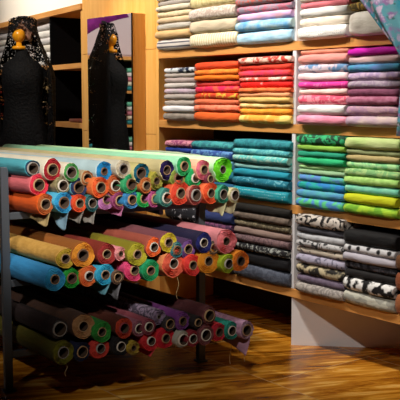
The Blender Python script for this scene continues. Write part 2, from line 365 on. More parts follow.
stack('lime stack, third shelf', g3, 345, 399.5, 370, [
    (138, 149.8, C('pale-lime', 'a6c474', 'c2cf90', 'soft', 8)), (149.8, 155.3, C('khaki-green', '94a070')), (155.3, 161.8, C('sandy-green', 'b4a470')),
    (161.8, 168.8, C('mint', 'a4d896', '7ac284', 'floral', 24)), (168.8, 176.5, C('sage-patterned', '74a86c', '9cc07c', 'floral', 26)), (176.5, 184.5, C('apple-green', 'a8d078', '8cbc60', 'soft')),
    (184.5, 193.5, C('aqua-green', '84c8a8', '5cb49c', 'soft', 16)), (193.5, 203.5, C('yellow', 'c4cc1a')), (203.5, 214, C('lime leaf-printed', 'a0c834', '6aa42c', 'blotch', 16))], SZ[2])
stack('frame-edge stack, third shelf', g3, 401, 450, 405, [
    (150, 165, C('moss', '6a8a3a')), (165, 180, C('olive', '8a8a3a')), (180, 198, C('amber', 'b08a2a')), (198, 217, C('ochre', 'b4a030'))], SZ[2])

stack('dark stack behind the rolls, lowest shelf', g4, 165, 197, 180, [
    (207, 221, C('black white-lettered', '101018', 'b4b4bc', 'floral', 26, .62)), (221, 232, C('charcoal', '26242a')), (232, 245, C('black', '0e0d12')), (245, 262, C('dark-grey', '2c2a30'))], SZ[3])
stack('navy stack behind the rolls, lowest shelf', g4, 198, 233, 215, [
    (213, 222.5, C('navy', '1e2c5c')), (222.5, 229.5, C('plum-mottled', '6a3a5a', '3c2440', 'floral', 34)), (229.5, 242, C('dark-violet', '30203c')), (242, 256, C('ink-blue', '161a34')), (256, 270, C('black', '101014'))], SZ[3])
stack('dark stack, lowest shelf', g4, 234, 289.8, 260, [
    (206, 214.5, C('black', '15120f')), (214.5, 221.3, C('brown-grey', '6c5e54', '4a4038', 'soft')), (221.3, 228.5, C('olive-grey speckled', '7a7058', '544c3c', 'floral', 40)),
    (228.5, 235.7, C('taupe', '8a746c')), (235.7, 243, C('maroon-grey', '6e5658', '4c3a40', 'floral', 40)), (243, 251, C('black white-flecked', '16161a', '8c908c', 'floral', 34, .55)),
    (251, 263.5, C('plain black', '0a0a10')), (263.5, 277.5, C('blue-grey', '4c5260', '3c4250', 'floral', 30))], SZ[3])
stack('grey floral stack, lowest shelf', g4, 297.4, 346, 320, [
    (216.5, 228.5, C('white black-flowered', 'b8b0a8', '1c1a1c', 'floral', 20, .53)), (228.5, 234.9, C('dark-grey', '3a3a42')), (234.9, 241.9, C('silver-grey', 'aeb0b4', '9a9ca2', 'soft')),
    (241.9, 248.4, C('silver black-printed', 'a8a8aa', '2a2a2e', 'floral', 26, .56)), (248.4, 255.5, C('cream floral', 'b0a698', '4c4848', 'floral', 22, .6)), (255.5, 265.2, C('lilac-grey floral', '9894a8', '5c5a6c', 'floral', 22, .58)),
    (265.2, 275.6, C('black beige-blotched', '1c1a18', 'b0a486', 'blotch', 22)), (275.6, 283.8, C('violet-grey', '706478', '584c60', 'soft')), (283.8, 293.5, C('stone-grey', 'a09a94', '7c7674', 'floral', 30))], SZ[3])
stack('black-white stack, lowest shelf', g4, 346, 398.5, 370, [
    (233, 246.7, C('plain black', '09090c')), (246.7, 254.2, C('white black-spotted', 'b8b8bc', '141418', 'dots', 18, .2)), (254.2, 262.6, C('light-grey', 'b4b0bc')),
    (262.6, 270, C('black embroidered', '18161c', '46444c', 'floral', 34)), (270, 278, C('black cream-circled', '141214', 'c8bd9c', 'dots', 8.5, .26)), (278, 290.3, C('cow-print', 'dcdcdc', '0c0c10', 'blotch', 24)),
    (290.3, 303.5, C('pale leaf-printed', 'b4b4a8', '94948c', 'paisley', 24))], SZ[3])
stack('frame-edge stack, lowest shelf', g4, 400, 450, 403, [
    (255, 270, C('brown', '6a4428')), (270, 288, C('terracotta', '8a4a2c')), (288, 308, C('rust', 'a0603a'))], SZ[3])

# ------------------------------------------------------------------ corner wall and cabinet on the left
c0 = Vector((xa, YW, 0)); ld = Vector((-.9902, .140, 0)); ln = Vector((-.140, -.9902, 0))   # along, towards the room
ang = math.atan2(-ld.y, -ld.x)      # local +X points right, towards the panelled wall; -Y into the room
cab = thing('display_cabinet', c0, ang)
tag(cab, 'maple open cabinet with black-backed bays behind the lace-dressed mannequin', 'cabinet')
def lp(px, py, off=0):
    p = hit(px, py, c0 + ln * off, ln) - c0; return p.dot(-ld), p.z
CW = 3.2
def cb(name, a, b, mat, bev=.0015): return bx(name, a, b, mat, cab, bev)
zc0 = lp(60, 14.5)[1]; zc1 = zc0 + .038
xdv = lp(50, 98)[0]
cb('cornice', (-CW, -.012, zc0), (-.002, .36, zc1), maple_h)
cb('side_panel', (-.03, 0, 0), (-.002, .36, zc0 - .001), maple_v)
cb('divider', (xdv - .012, 0.01, 0), (xdv + .012, .35, zc0 - .001), blackp)
cb('back_panel', (-CW, .36, 0), (-.002, .372, zc0), blackp)
z1 = lp(67, 64)[1]; z2 = lp(67, 122.5)[1]
for z in (z1, z2, .42, .08):
    cb('shelf', (xdv + .0125, .002, z - .034), (-.031, .358, z), maple_h)
    cb('shelf', (-CW + .03, .03, z - .034), (xdv - .0125, .358, z), maple_h)
cb('side_panel', (-CW, 0, 0), (-CW + .028, .36, zc0 - .001), maple_v)
# white wall above the cabinet
bm = bmesh.new(); box(bm, (-CW, .02, zc1 + .001), (-.001, .1, ZC)); o = obj('wall_rear', bm, cream, None, c0); o.rotation_euler = (0, 0, ang); struct(o)

def cabstack(phrase, x0l, x1l, z, hs, name='folded_fabric', yoff=.035, group='folded fabrics in the cabinet'):
    zz = z; n = len(hs); prev = None
    for i, (h, (desc, mat)) in enumerate(hs):
        bm = folded('f', x1l - x0l - random.uniform(0, .01), h * .985, .30, mat, 900 + i + int(zz * 100))
        o = obj(name, bm, mat, None, c0 - ld * ((x0l + x1l) / 2) - ln * yoff + Vector((0, 0, zz + h / 2))); o.rotation_euler = (0, 0, ang); zz += h
        tag(o, (f"{desc} folded fabric, lowest of the {phrase}" if i == 0 else f"{desc} folded fabric on the {hs[i-1][1][0]} one, {phrase}"), 'fabric', group)
cw = C('white', 'dcd8d4'); cg = C('pearl', 'cfc9c2'); ci = C('ivory', 'd8d0c0')
ws = [(.052, C(n_, c_)) for n_, c_ in (('pearl-grey', 'c9c4bf'), ('white', 'dcd8d4'), ('ivory', 'd8d0c0'), ('pale-grey', 'cfcbc8'), ('off-white', 'e0dcd4'), ('light-grey', 'c4c0bf'), ('chalk-white', 'dedad8'))]
os_ = [(.036, C(n_, c_)) for n_, c_ in (('brown', '6a4a30'), ('ochre', '9c7a40'), ('umber', '5a3c28'), ('beige', 'a8926a'), ('coffee', '5c4030'), ('olive-brown', '7c6a40'), ('tan', '94784a'), ('dark-olive', '4c4228'), ('sepia', '6e5230'), ('khaki', '8c7c4c'))]
xg = lp(33, 98)[0]
cabstack('white stack right of the mannequin', xg - .05, xdv - .02, z1, ws)
cabstack('brown stack right of the mannequin', xg - .02, xdv - .02, z2, os_)
wl = [(.05, C(n_, c_)) for n_, c_ in (('dusky-white', 'cdc8c4'), ('bone', 'd4ccbc'), ('frost-white', 'dcdadb'), ('soft-grey', 'c2bebc'), ('eggshell', 'dcd4c8'), ('smoke-grey', 'bab6b6'), ('milk-white', 'e0dcd8'))]
cabstack('white stack left of the mannequin', lp(-28, 98)[0], lp(12, 98)[0], z1, wl)
ol = [(.045, C(n_, c_)) for n_, c_ in (('rust', 'a8401c'), ('orange', 'd8621c'), ('red-orange', 'c8401a'), ('amber', 'd88430'), ('scarlet', 'b8301c'), ('apricot', 'd88a50'))]
cabstack('orange stack left of the mannequin', lp(-28, 98)[0], lp(10, 98)[0], z2, ol)
# small reddish cloth lying alone on the lower shelf
xs0, xs1 = lp(62, 98)[0], lp(79.5, 98)[0]
bm = folded('f', xs1 - xs0, .024, .26, None, 77)
o = obj('folded_fabric', bm, C('x', '8a3a24', '6a4438', 'soft', 20)[1], None, c0 - ld * ((xs0 + xs1) / 2) - ln * .03 + Vector((0, 0, z2 + .0125))); o.rotation_euler = (0, 0, ang)
tag(o, 'single thin rust-red folded fabric lying alone on the black cabinet bay shelf', 'fabric', 'folded fabrics in the cabinet')

# ------------------------------------------------------------------ mirror box
YM = YW - .095
mx0, mx1 = wp(88, 98, YM).x, wp(132, 98, YM).x
mz1 = wp(110, 15.5, YM).z
mir = thing('wall_mirror', ((mx0 + mx1) / 2, YW, 0)); hw = (mx1 - mx0) / 2
tag(mir, 'tall mirror on a shallow maple box against the panelled wall', 'mirror')
mz1_ = mz1
bx('frame', (-hw, -.089, .12), (hw, -.001, mz1_), maple_v, mir)
mg, nt, b = newmat('mirror_glass'); b.inputs['Metallic'].default_value = 1; b.inputs['Roughness'].default_value = .015; b.inputs['Base Color'].default_value = (.88, .88, .88, 1)
bx('mirror_glass', (-hw + .002, -.095, .122), (hw - .002, -.0895, mz1_ - .002), mg, mir, .0005)
bx('edge_trim', (hw - .0015, -.0965, .12), (hw + .003, -.088, mz1_), solid('dark_metal_edge', '1c1a1a', .4, .8), mir, .0005)

# what the mirror shows: low shelving and a wall hanging on the far left wall
su = thing('low_shelving', (X0 + .02, .35, 0)); tag(su, 'low maple shelving with fabric stacks, seen only in the mirror', 'shelving')
SH = 1.66; hy = 1.3
for y in (-hy, -.02, hy - .03): bx('side_panel', (0, y, 0), (.38, y + .028, SH - .04), maple_v, su)
bx('top_board', (0, -hy - .01, SH - .039), (.4, hy + .01, SH), maple_h, su)
bx('back_panel', (0, -hy + .03, 0), (.01, hy - .03, SH - .04), darkp, su)
for z in (.1, .5, .9, 1.28):
    for ya, yb in ((-hy + .029, -.021), (.009, hy - .031)): bx('shelf', (.011, ya, z - .03), (.37, yb, z), maple_h, su)
mc = [('white', 'e0dcd8'), ('mint-green', '6cc0a0'), ('grey', '9a9498'), ('teal', '2f8a90'), ('cream', 'e0d4bc'), ('rose', 'c87a8a')]
k = 0
for z in (.5, .9, 1.28):
    for yc in (-.75, -.33, .3, .72):
        for i in range(5):
            desc, c = mc[(k * 3 + i) % 6]; m = C(desc, c)[1]
            bm = folded('f', .38, .05, .3, m, 2000 + k * 7 + i)
            o = obj('folded_fabric', bm, m, None, (X0 + .02 + .375, .35 + yc, z + .0255 + .051 * i)); o.rotation_euler = (0, 0, pi / 2)
            nm = {.5: 'lower', .9: 'middle', 1.28: 'upper'}[z]; pl = {-.75: 'first', -.33: 'second', .3: 'third', .72: 'fourth'}[yc]; hh = ('bottom', 'second', 'middle', 'fourth', 'top')[i]
            tag(o, f"{desc} folded fabric, {hh} of {pl} stack, {nm} shelf reflected in mirror", 'fabric', 'folded fabrics seen in the mirror')
        k += 1
hang = thing('wall_hanging', (X0 + .012, .35, 1.95)); tag(hang, 'pale wall hanging with a broad purple swirl, seen in the mirror', 'wall hanging')
bx('panel', (-.01, -1.2, -.25), (.0, 1.2, .75), solid('pale_canvas', 'c9bcc2', .9), hang)
bm = bmesh.new()
pts = []
nn = 30
def sw(i, j):
    t = i / (nn - 1); y = -.36 + 1.2 * t; zc = .24 - .38 * t + .05 * math.sin(t * 6); w = .055 + .06 * math.sin(t * pi)
    return Vector((.0015, y + (j - .5) * .1, zc + (j - .5) * 2 * w))
vs = grid(bm, nn, 2, sw)
r = bmesh.ops.extrude_face_region(bm, geom=bm.faces[:]); bmesh.ops.translate(bm, verts=[v for v in r['geom'] if isinstance(v, bmesh.types.BMVert)], vec=(.004, 0, 0))
bmesh.ops.recalc_face_normals(bm, faces=bm.faces[:])
obj('swirl', bm, C('p', '8c2c8c', '6a1a70', 'soft', 10)[1], hang)

# ------------------------------------------------------------------ mannequin
D = 5.66 - .0
mxy = Vector((-.914 * D, .449 * D, 0))
mxy = hit(24, 98, (mxy.x, mxy.y, 0), (EX[1], EY[1], 0)); mxy.z = 0
man = thing('dress_form', mxy, math.atan2(900, 680))     # local -Y faces the camera, X to the right
tag(man, 'dress form in black lace with a tall lace mantilla and round wooden finial', 'mannequin')
lace = solid('black_lace_fabric', '050507', .75, bump=.9, bs=70, spec=.2)
prof = [(.22, .185), (.3, .19), (.6, .18), (.85, .165), (.98, .15), (1.06, .13), (1.14, .115), (1.22, .12), (1.3, .13), (1.36, .131), (1.405, .118), (1.43, .09), (1.448, .055), (1.47, .04), (1.50, .036)]
bm = bmesh.new(); NS = 48
def bf(i, j):
    a = 2 * pi * i / NS; z, r = prof[j]
    fold = 1 + (.05 * max(0, 1.0 - z) * math.sin(a * 11) + .012 * noise.noise(Vector((math.cos(a) * 3, math.sin(a) * 3, z * 8))))
    rx = r * fold; ry = r * .74 * fold
    bust = .03 * math.exp(-((z - 1.31) / .06) ** 2) * max(0, -math.sin(a)) * (1 if abs(math.cos(a)) < .9 else .5)
    return Vector((rx * math.cos(a) - .006, ry * math.sin(a) - bust, z))
vs = grid(bm, NS, len(prof), bf, closed=True)
bm.faces.new([vs[i][-1] for i in range(NS)]); bm.faces.new([vs[i][0] for i in range(NS)][::-1])
o = obj('dress', bm, lace, man); md = o.modifiers.new('s', 'SUBSURF'); md.levels = 1; md.render_levels = 1
def lathe(name, pr, mat, parent, loc=(0, 0, 0), n=28, sx=1, sy=1):
    bm = bmesh.new()
    vs = grid(bm, n, len(pr), lambda i, j: Vector((pr[j][0] * sx * math.cos(2 * pi * i / n), pr[j][0] * sy * math.sin(2 * pi * i / n), pr[j][1])), closed=True)
    if pr[0][0] > 0: bm.faces.new([vs[i][0] for i in range(n)][::-1])
    if pr[-1][0] > 0: bm.faces.new([vs[i][-1] for i in range(n)])
    bmesh.ops.remove_doubles(bm, verts=bm.verts[:], dist=1e-5)
    return obj(name, bm, mat, parent, loc)
amber = solid('varnished_wood', 'f0a01c', .28, var=.15)
lathe('neck_cap', [(0, 1.499), (.038, 1.499), (.042, 1.505), (.042, 1.513), (.036, 1.52), (.018, 1.523), (.016, 1.545), (0, 1.548)], amber, man, (-.024, 0, 0))
lathe('finial', [(.001, 1.540), (.016, 1.543), (.03, 1.556), (.04, 1.578), (.0405, 1.592), (.034, 1.61), (.02, 1.622), (.001, 1.626)], amber, man, (-.024, 0, 0))
lathe('stand_pole', [(.016, .03), (.016, .24)], solid('black_metal', '101010', .4, .9), man)
lathe('base', [(0, 0.0), (.17, 0.0), (.17, .01), (.05, .03), (.018, .04), (0, .04)], solid('black_metal', '101010', .4, .9), man)
# mantilla: tall comb and lace veil with an open front
vm, nt, b = newmat('lace_veil'); L = nt.links.new
b.inputs['Base Color'].default_value = (.002, .002, .0025, 1); b.inputs['Roughness'].default_value = .7; b.inputs['Specular IOR Level'].default_value = .12
tc = N(nt, 'ShaderNodeTexCoord'); v = N(nt, 'ShaderNodeTexNoise'); v.inputs['Scale'].default_value = 95; v.inputs['Detail'].default_value = 2; L(tc.outputs['Object'], v.inputs['Vector'])
v2 = N(nt, 'ShaderNodeTexNoise'); v2.inputs['Scale'].default_value = 18; L(tc.outputs['Object'], v2.inputs['Vector'])
ad = N(nt, 'ShaderNodeMath', operation='MULTIPLY_ADD'); ad.inputs[1].default_value = .5; L(v2.outputs['Fac'], ad.inputs[0]); L(v.outputs['Fac'], ad.inputs[2])
r = N(nt, 'ShaderNodeValToRGB'); r.color_ramp.elements[0].position = .82; r.color_ramp.elements[1].position = .85
sx = N(nt, 'ShaderNodeSeparateXYZ'); L(tc.outputs['Object'], sx.inputs[0])
mr = N(nt, 'ShaderNodeMapRange'); mr.inputs[1].default_value = 1.55; mr.inputs[2].default_value = 1.66; mr.inputs[3].default_value = -.03; mr.inputs[4].default_value = .05; L(sx.outputs['Z'], mr.inputs[0])
ad2 = N(nt, 'ShaderNodeMath', operation='ADD'); L(mr.outputs[0], ad2.inputs[1])
r.color_ramp.elements[0].color = (1, 1, 1, 1); r.color_ramp.elements[1].color = (0, 0, 0, 1)
L(ad.outputs[0], ad2.inputs[0]); L(ad2.outputs[0], r.inputs[0]); L(r.outputs[0], b.inputs['Alpha'])
bm = bmesh.new(); zt = 1.70; NA = 49; NZ = 30
def vf(i, j):
    t = j / (NZ - 1); z = zt - t * .80
    op = 0.02 if z > 1.655 else min(1.05, .02 + (1.655 - z) * 14)         # half opening towards the front
    a = -pi / 2 + op + (2 * pi - 2 * op) * i / (NA - 1)
    k = max(0, min(1, (1.66 - z) / .35)); k = k * k * (3 - 2 * k)
    rx = .088 + .085 * k; ry = .03 + .09 * k + .035 * min(1, max(0, (1.70 - z) / .1))
    fold = 1 + .07 * k * math.sin(a * 9 + z * 4)
    cx = .0 + .012 * k
    zz = z + (.008 * math.sin(a) if j == 0 else 0) - (.02 * abs(math.cos(a)) ** 3 if j < 2 else 0)
    return Vector((cx + rx * fold * math.cos(a), .01 + ry * fold * math.sin(a), zz))
vs = grid(bm, NA, NZ, vf)
tp = [vs[i][0] for i in range(NA)]; bm.faces.new(tp)
o = obj('lace_veil', bm, vm, man)
bm = bmesh.new()                                            # comb under the veil
vs = grid(bm, 13, 6, lambda i, j: Vector((math.sin((i / 12 - .5) * 2.2) * (.045 + .03 * j / 5), .035 + .012 * math.cos((i / 12 - .5) * 2.2), 1.56 + .125 * j / 5)))
o = obj('hair_comb', bm, solid('horn_comb', '8a6450', .35), man); sd = o.modifiers.new('s', 'SOLIDIFY'); sd.thickness = .004
bm = bmesh.new(); tube(bm, (0, .03, 1.49), (0, .035, 1.57), .006); obj('comb_pin', bm, solid('dark_comb', '1a120e', .3), man)

# ------------------------------------------------------------------ roll rack
rx_ = Vector((480 / 1020.0, -900 / 1020.0)); ry_ = Vector((900 / 1020.0, 480 / 1020.0))
def cw2(v): return Vector((v.x * EX[0] + v.y * EX[1], v.x * EY[0] + v.y * EY[1], 0))
RX, RY = cw2(rx_), cw2(ry_)
RO = hit(8, 391, (0, 0, 0), (0, 0, 1)); rang = math.atan2(RX.y, RX.x)
rack = thing('fabric_roll_rack', RO, rang); tag(rack, 'grey steel three-tier rack carrying the fabric rolls', 'rack')
steel = solid('grey_steel', '5c636c', .45, .6, var=.2)
TZ = [.742, .466, .170]; ZT = .925
def rb(name, a, b): return bx(name, a, b, steel, rack, .0015)
for x, ya, yb in ((0, .003, .90), (-1.0, -.36, .90)):
    for y in (ya, yb):
        p = rb('post', (x - .016, y - .016, .008), (x + .016, y + .016, ZT if not (x == 0 and y > .5) else .735)); bx('foot', (x - .024, y - .024, 0), (x + .024, y + .024, .0075), steel, p, .001)
    for z in TZ:
        rb('crossbar', (x - .012, ya + .017, z - .03), (x + .012, yb - .017, z - .002))
        rb('bar_extension', (x - .012, yb + .017, z - .03), (x + .012, yb + .14, z - .002))
for z in TZ:
    rb('rail', (-.987, .945, z - .028), (-.013, .965, z - .004))
    rb('rail', (-.987, .70, z - .054), (-.013, .72, z - .031))
# flat bolt of cloth standing on the rear rail, behind the rolls
def rloc(px, py): 
    p = hit(px, py, RO + RY * .955, RY) - RO; return p.dot(RX), p.z
b0, b1, bz = rloc(140, 151)[0], rloc(200, 154)[0], rloc(140, 148.5)[1]
bm = folded('b', b1 - b0, .05, bz - TZ[0] + .003, None, 31)
bo = obj('fabric_bolt', bm, cloth('8c9c84'), None, RO + RX * ((b0 + b1) / 2) + RY * .98 + Vector((0, 0, bz)))
bo.rotation_euler = (Matrix.Rotation(rang, 3, 'Z') @ Matrix.Rotation(-pi / 2, 3, 'X')).to_euler()
tag(bo, 'grey-green flat bolt of cloth standing behind the upper rolls', 'fabric bolt')

# ------------------------------------------------------------------ fabric rolls
cores = {'tan': solid('cardboard', 'a48460', .85), 'white': solid('pale_cardboard', 'c4bcb0', .8), 'grey': solid('grey_cardboard', '8c8680', .85), 'brown': solid('brown_cardboard', '7a5840', .9),
         'red': solid('maroon_cardboard', '8a3038', .85)}
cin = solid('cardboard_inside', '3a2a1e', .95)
def rollmesh(R, rc, Lg, seed, rag=1.0):
    rnd = random.Random(seed); off = rnd.uniform(0, 100); n = 40; p1, p2 = rnd.uniform(0, 6.28), rnd.uniform(0, 6.28)
    bm = bmesh.new()
    xs = [0, -.006, -.03, -.1, -.25, -.45, -.7, -.95, -1.2, -Lg]
    def rad(a, x, amp=1):
        r = R * (1 + amp * (.035 * math.sin(2 * a + p1) + .035 * math.sin(3 * a + p2 + x * 2) + .06 * noise.noise(Vector((math.cos(a) * 2 + off, math.sin(a) * 2, x * 4)))))
        return r * (1 - .02) 
    # outer body with a spiral lip
    def fo(i, j):
        a = 2 * pi * i / n; x = xs[j]; r = rad(a, x)
        if j == 0: r = r * (1 - .03) + rag * .0015 * noise.noise(Vector((a * 6, off, 1))); x += rag * .004 * noise.noise(Vector((math.cos(a) * 4 + off, math.sin(a) * 4, 0)))
        return Vector((x, r * math.cos(a), r * math.sin(a)))
    vo = grid(bm, n, len(xs), fo, closed=True, mi=0)
    nr = max(4, min(9, int((R - rc) / .0028)))
    rings = []
    for k in range(1, nr + 1):
        t = k / nr; ring = []
        for i in range(n):
            a = 2 * pi * i / n; r0 = rad(a, 0) * .97; tt = min(1, t + (0 if k == nr else (i / n) / nr * .5))
            r = r0 + (rc - r0) * tt
            x = (-.0035 if k % 2 else .0015) * rag + .003 * rag * noise.noise(Vector((math.cos(a) * 3 + off, math.sin(a) * 3, k * 1.7)))
            if k == nr: r = rc; x = -.002
            ring.append(bm.verts.new((x, r * math.cos(a), r * math.sin(a))))
        rings.append(ring)
    prev = [vo[i][0] for i in range(n)]
    for ring in rings:
        for i in range(n):
            f = bm.faces.new((prev[i], ring[i], ring[(i + 1) % n], prev[(i + 1) % n])); f.material_index = 1
        prev = ring
    # back end ring
    b1 = [vo[i][-1] for i in range(n)]; b2 = [bm.verts.new((-Lg, rc * math.cos(2 * pi * i / n), rc * math.sin(2 * pi * i / n))) for i in range(n)]
    for i in range(n): f = bm.faces.new((b1[i], b1[(i + 1) % n], b2[(i + 1) % n], b2[i])); f.material_index = 1
    bmesh.ops.recalc_face_normals(bm, faces=bm.faces[:])
    return bm
def tubemesh(rc, ri, Lg, out, tilt=0):
    bm = bmesh.new(); n = 32; sec = [(out, ri), (out - .001, (ri + rc) / 2), (out, rc * .985), (-Lg - .005, rc * .985), (-Lg - .005, ri)]
    vs = [[bm.verts.new((x, r * math.cos(2 * pi * i / n), r * math.sin(2 * pi * i / n))) for x, r in sec] for i in range(n)]
    for i in range(n):
        for j in range(5):
            f = bm.faces.new((vs[i][j], vs[(i + 1) % n][j], vs[(i + 1) % n][(j + 1) % 5], vs[i][(j + 1) % 5])); f.smooth = j in (2, 4)
            if j == 4: f.material_index = 1
    bmesh.ops.recalc_face_normals(bm, faces=bm.faces[:]); return bm
def flapmesh(R, w0, w1, drop, seed, back=.25):
    """loose end of cloth hanging from the roll's side: sheet from the underside"""
    bm = bmesh.new(); rnd = random.Random(seed); off = rnd.uniform(0, 50); nu, nv = 14, 12
    def fn(i, j):
        u = i / (nu - 1); t = j / (nv - 1)
        return Vector((-.002 - back * u, R * .5 * (1 - t) + .006 * math.sin(u * 9 + t * 2 + off) * t, -R * .86 - t * drop * (1 - (.85 if drop > .06 else .45) * u ** 1.5) * (1 + .25 * noise.noise(Vector((u * 4, off, 0))))))
        y0 = w0 + (w1 - w0) * u
        z = -R * .97 - t * drop * (1 - .75 * u) * (1 + .15 * noise.noise(Vector((u * 5, off, 0))))
        y = y0 * .5 * 0 + R * .25 * math.cos(t * 2 + off) * (1 - t) + .014 * math.sin(u * 9 + t * 2 + off) * t + w0 * t
        return Vector((x, y, z))
    grid(bm, nu, nv, fn); return bm
RL = 1.42
tiers = {}
# x, y, outer px, core px, colour word, body, end, core, options
TOP = [
 (32.7,168.3,8,6.3,'light-teal','4fa8b8','1c3c5a','grey'),(52.5,169.5,10.2,6.2,'crimson','e4dcc8','a81e2c','tan'),(39,184.8,10.3,6.4,'rose-red','e07078','d8324c','tan'),
 (45.7,204,9.8,5.8,'deep-orange','e05a18','b8602c','tan'),(64,202.4,10.2,6,'sky-blue','4fb4dc','2f9cd0','brown'),(71.5,172.3,8.8,6,'grass-green','d8d0bc','4c9c50','grey'),
 (62.8,185.5,7.9,5.8,'khaki','a89c78','8c8460','white'),(78.8,187.3,9.2,6,'navy','5c9cb0','26345c','brown'),(87.2,178,7,5.3,'small ochre','b0a080','b06c3c','tan'),
 (104,171.3,9.8,3.8,'bright-blue','b8d4dc','1886c4','brown'),(100.7,187.3,10,5.7,'tangerine','e8783c','e0602c','tan'),(80,203.2,8.6,4.8,'red-orange','d84a2c','dc5228','tan'),
 (92.7,203.2,7.8,5,'dark-teal','2c6c70','1c5054','grey'),(107,202.3,9.8,5,'orchid','c88cc4','c07cb8','tan'),(120,200.3,8.4,5.5,'plum','9c4c7c','8c3c64','tan'),
 (123.6,169,8.8,5.6,'pearl-white','dcd8c4','ccc0a8','grey'),(141.4,173,9.8,6,'peacock-blue','d8d08c','17708c','brown'),(115.4,185.5,8.8,5.6,'copper','c0602c','b85c30','white'),
 (131,184,9.2,5.6,'jade','3cac70','2c9c68','brown'),(146.3,185.5,7.5,4.9,'burnt-orange','c07038','b86430','tan'),(131.8,200.7,8.8,5,'azure','3c94d4','3c80b8','tan'),
 (144.6,200.7,8.8,5,'vivid-green','3cbc6c','1fa84c','tan'),(156.8,181,8.2,4,'mustard-olive','b0a840','98943c','brown'),(155,199.8,7.8,5,'violet-pink','c068a8','b04c80','tan'),
 (167,170,9.3,4.9,'indigo','d8cc98','2c1c5c','tan'),(184,166,9.3,4.9,'spring-green','9ce0b8','28a45c','tan'),(178.3,178,9,5.6,'olive-green','9cb048','84903c','brown'),
 (195,178,9,4.8,'white-cored green','2cb86c','18a058','white'),(166.6,197.2,8.8,5.6,'slate-teal','4c9c8c','3c7870','white'),(180.6,194.6,12,5.6,'vermilion','e8603c','d8442c','tan'),
 (195.8,193.7,9.4,6.2,'maroon','bc7060','843430','grey'),(203.6,169.6,9.8,4.9,'salmon-pink','f0a88c','d87084','tan'),(210.6,178.8,5.8,3.9,'small wine','7c3448','6c2c3c','tan'),
 (223,169.6,12.2,4.2,'neon-green','b4e4b0','6cdc24','grey'),(211,192.8,10.2,5,'rust-orange','e4683c','d44c24','tan'),(223.7,194,8.4,5.3,'bottle-green','3ca480','1c7058','grey'),
 (234.6,194,7,5.4,'ivory','d8d0a4','c8c090','white')]
MID = [  # some body colours darkened in place of shade from the tier above
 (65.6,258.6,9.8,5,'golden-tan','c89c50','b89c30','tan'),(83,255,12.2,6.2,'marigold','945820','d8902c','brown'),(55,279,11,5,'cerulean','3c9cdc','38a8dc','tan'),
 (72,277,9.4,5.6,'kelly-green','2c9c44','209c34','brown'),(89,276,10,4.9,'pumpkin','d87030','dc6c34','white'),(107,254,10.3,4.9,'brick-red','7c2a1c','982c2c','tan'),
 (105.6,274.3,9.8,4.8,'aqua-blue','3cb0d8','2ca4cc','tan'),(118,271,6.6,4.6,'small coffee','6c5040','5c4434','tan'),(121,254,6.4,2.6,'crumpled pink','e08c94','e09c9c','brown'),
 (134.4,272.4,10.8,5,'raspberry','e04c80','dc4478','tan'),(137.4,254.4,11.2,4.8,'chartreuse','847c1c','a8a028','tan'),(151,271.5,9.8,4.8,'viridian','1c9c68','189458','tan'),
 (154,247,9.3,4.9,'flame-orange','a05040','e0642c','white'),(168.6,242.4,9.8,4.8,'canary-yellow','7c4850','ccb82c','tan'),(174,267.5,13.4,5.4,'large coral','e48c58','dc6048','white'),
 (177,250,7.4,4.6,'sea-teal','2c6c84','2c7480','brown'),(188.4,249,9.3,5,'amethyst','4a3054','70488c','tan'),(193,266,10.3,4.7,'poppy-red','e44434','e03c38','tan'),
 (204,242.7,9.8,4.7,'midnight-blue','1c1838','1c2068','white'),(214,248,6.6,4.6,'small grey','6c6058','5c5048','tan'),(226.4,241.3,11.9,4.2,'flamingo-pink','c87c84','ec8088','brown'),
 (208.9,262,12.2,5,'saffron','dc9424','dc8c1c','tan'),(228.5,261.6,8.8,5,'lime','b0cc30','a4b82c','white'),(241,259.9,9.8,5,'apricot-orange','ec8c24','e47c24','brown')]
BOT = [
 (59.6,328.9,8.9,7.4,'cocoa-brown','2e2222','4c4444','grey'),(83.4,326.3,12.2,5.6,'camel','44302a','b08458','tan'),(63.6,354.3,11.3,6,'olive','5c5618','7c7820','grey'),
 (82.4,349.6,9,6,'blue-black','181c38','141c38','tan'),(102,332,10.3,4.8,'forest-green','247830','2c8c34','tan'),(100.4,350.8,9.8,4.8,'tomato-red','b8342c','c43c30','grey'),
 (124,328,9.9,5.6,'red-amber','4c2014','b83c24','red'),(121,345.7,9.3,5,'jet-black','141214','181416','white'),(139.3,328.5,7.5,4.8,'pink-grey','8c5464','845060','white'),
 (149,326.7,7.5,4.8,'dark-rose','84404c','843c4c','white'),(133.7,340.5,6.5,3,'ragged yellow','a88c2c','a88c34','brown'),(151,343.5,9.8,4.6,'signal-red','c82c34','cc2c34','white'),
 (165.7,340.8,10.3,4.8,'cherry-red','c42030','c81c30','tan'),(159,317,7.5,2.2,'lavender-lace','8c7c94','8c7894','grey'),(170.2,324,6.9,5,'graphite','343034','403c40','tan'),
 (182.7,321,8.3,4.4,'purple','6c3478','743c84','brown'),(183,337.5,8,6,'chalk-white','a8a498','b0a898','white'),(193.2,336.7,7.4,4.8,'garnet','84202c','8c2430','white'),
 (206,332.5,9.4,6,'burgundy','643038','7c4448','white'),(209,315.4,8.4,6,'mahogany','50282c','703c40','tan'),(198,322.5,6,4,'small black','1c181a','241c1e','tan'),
 (219.4,331.5,8.8,4.7,'ruby-red','b82434','bc2438','brown'),(232,331.5,8.4,5,'turquoise','1c8474','208474','white'),(247,328,8.4,5.8,'tan-cored lilac','b088a4','9c7c90','tan')]
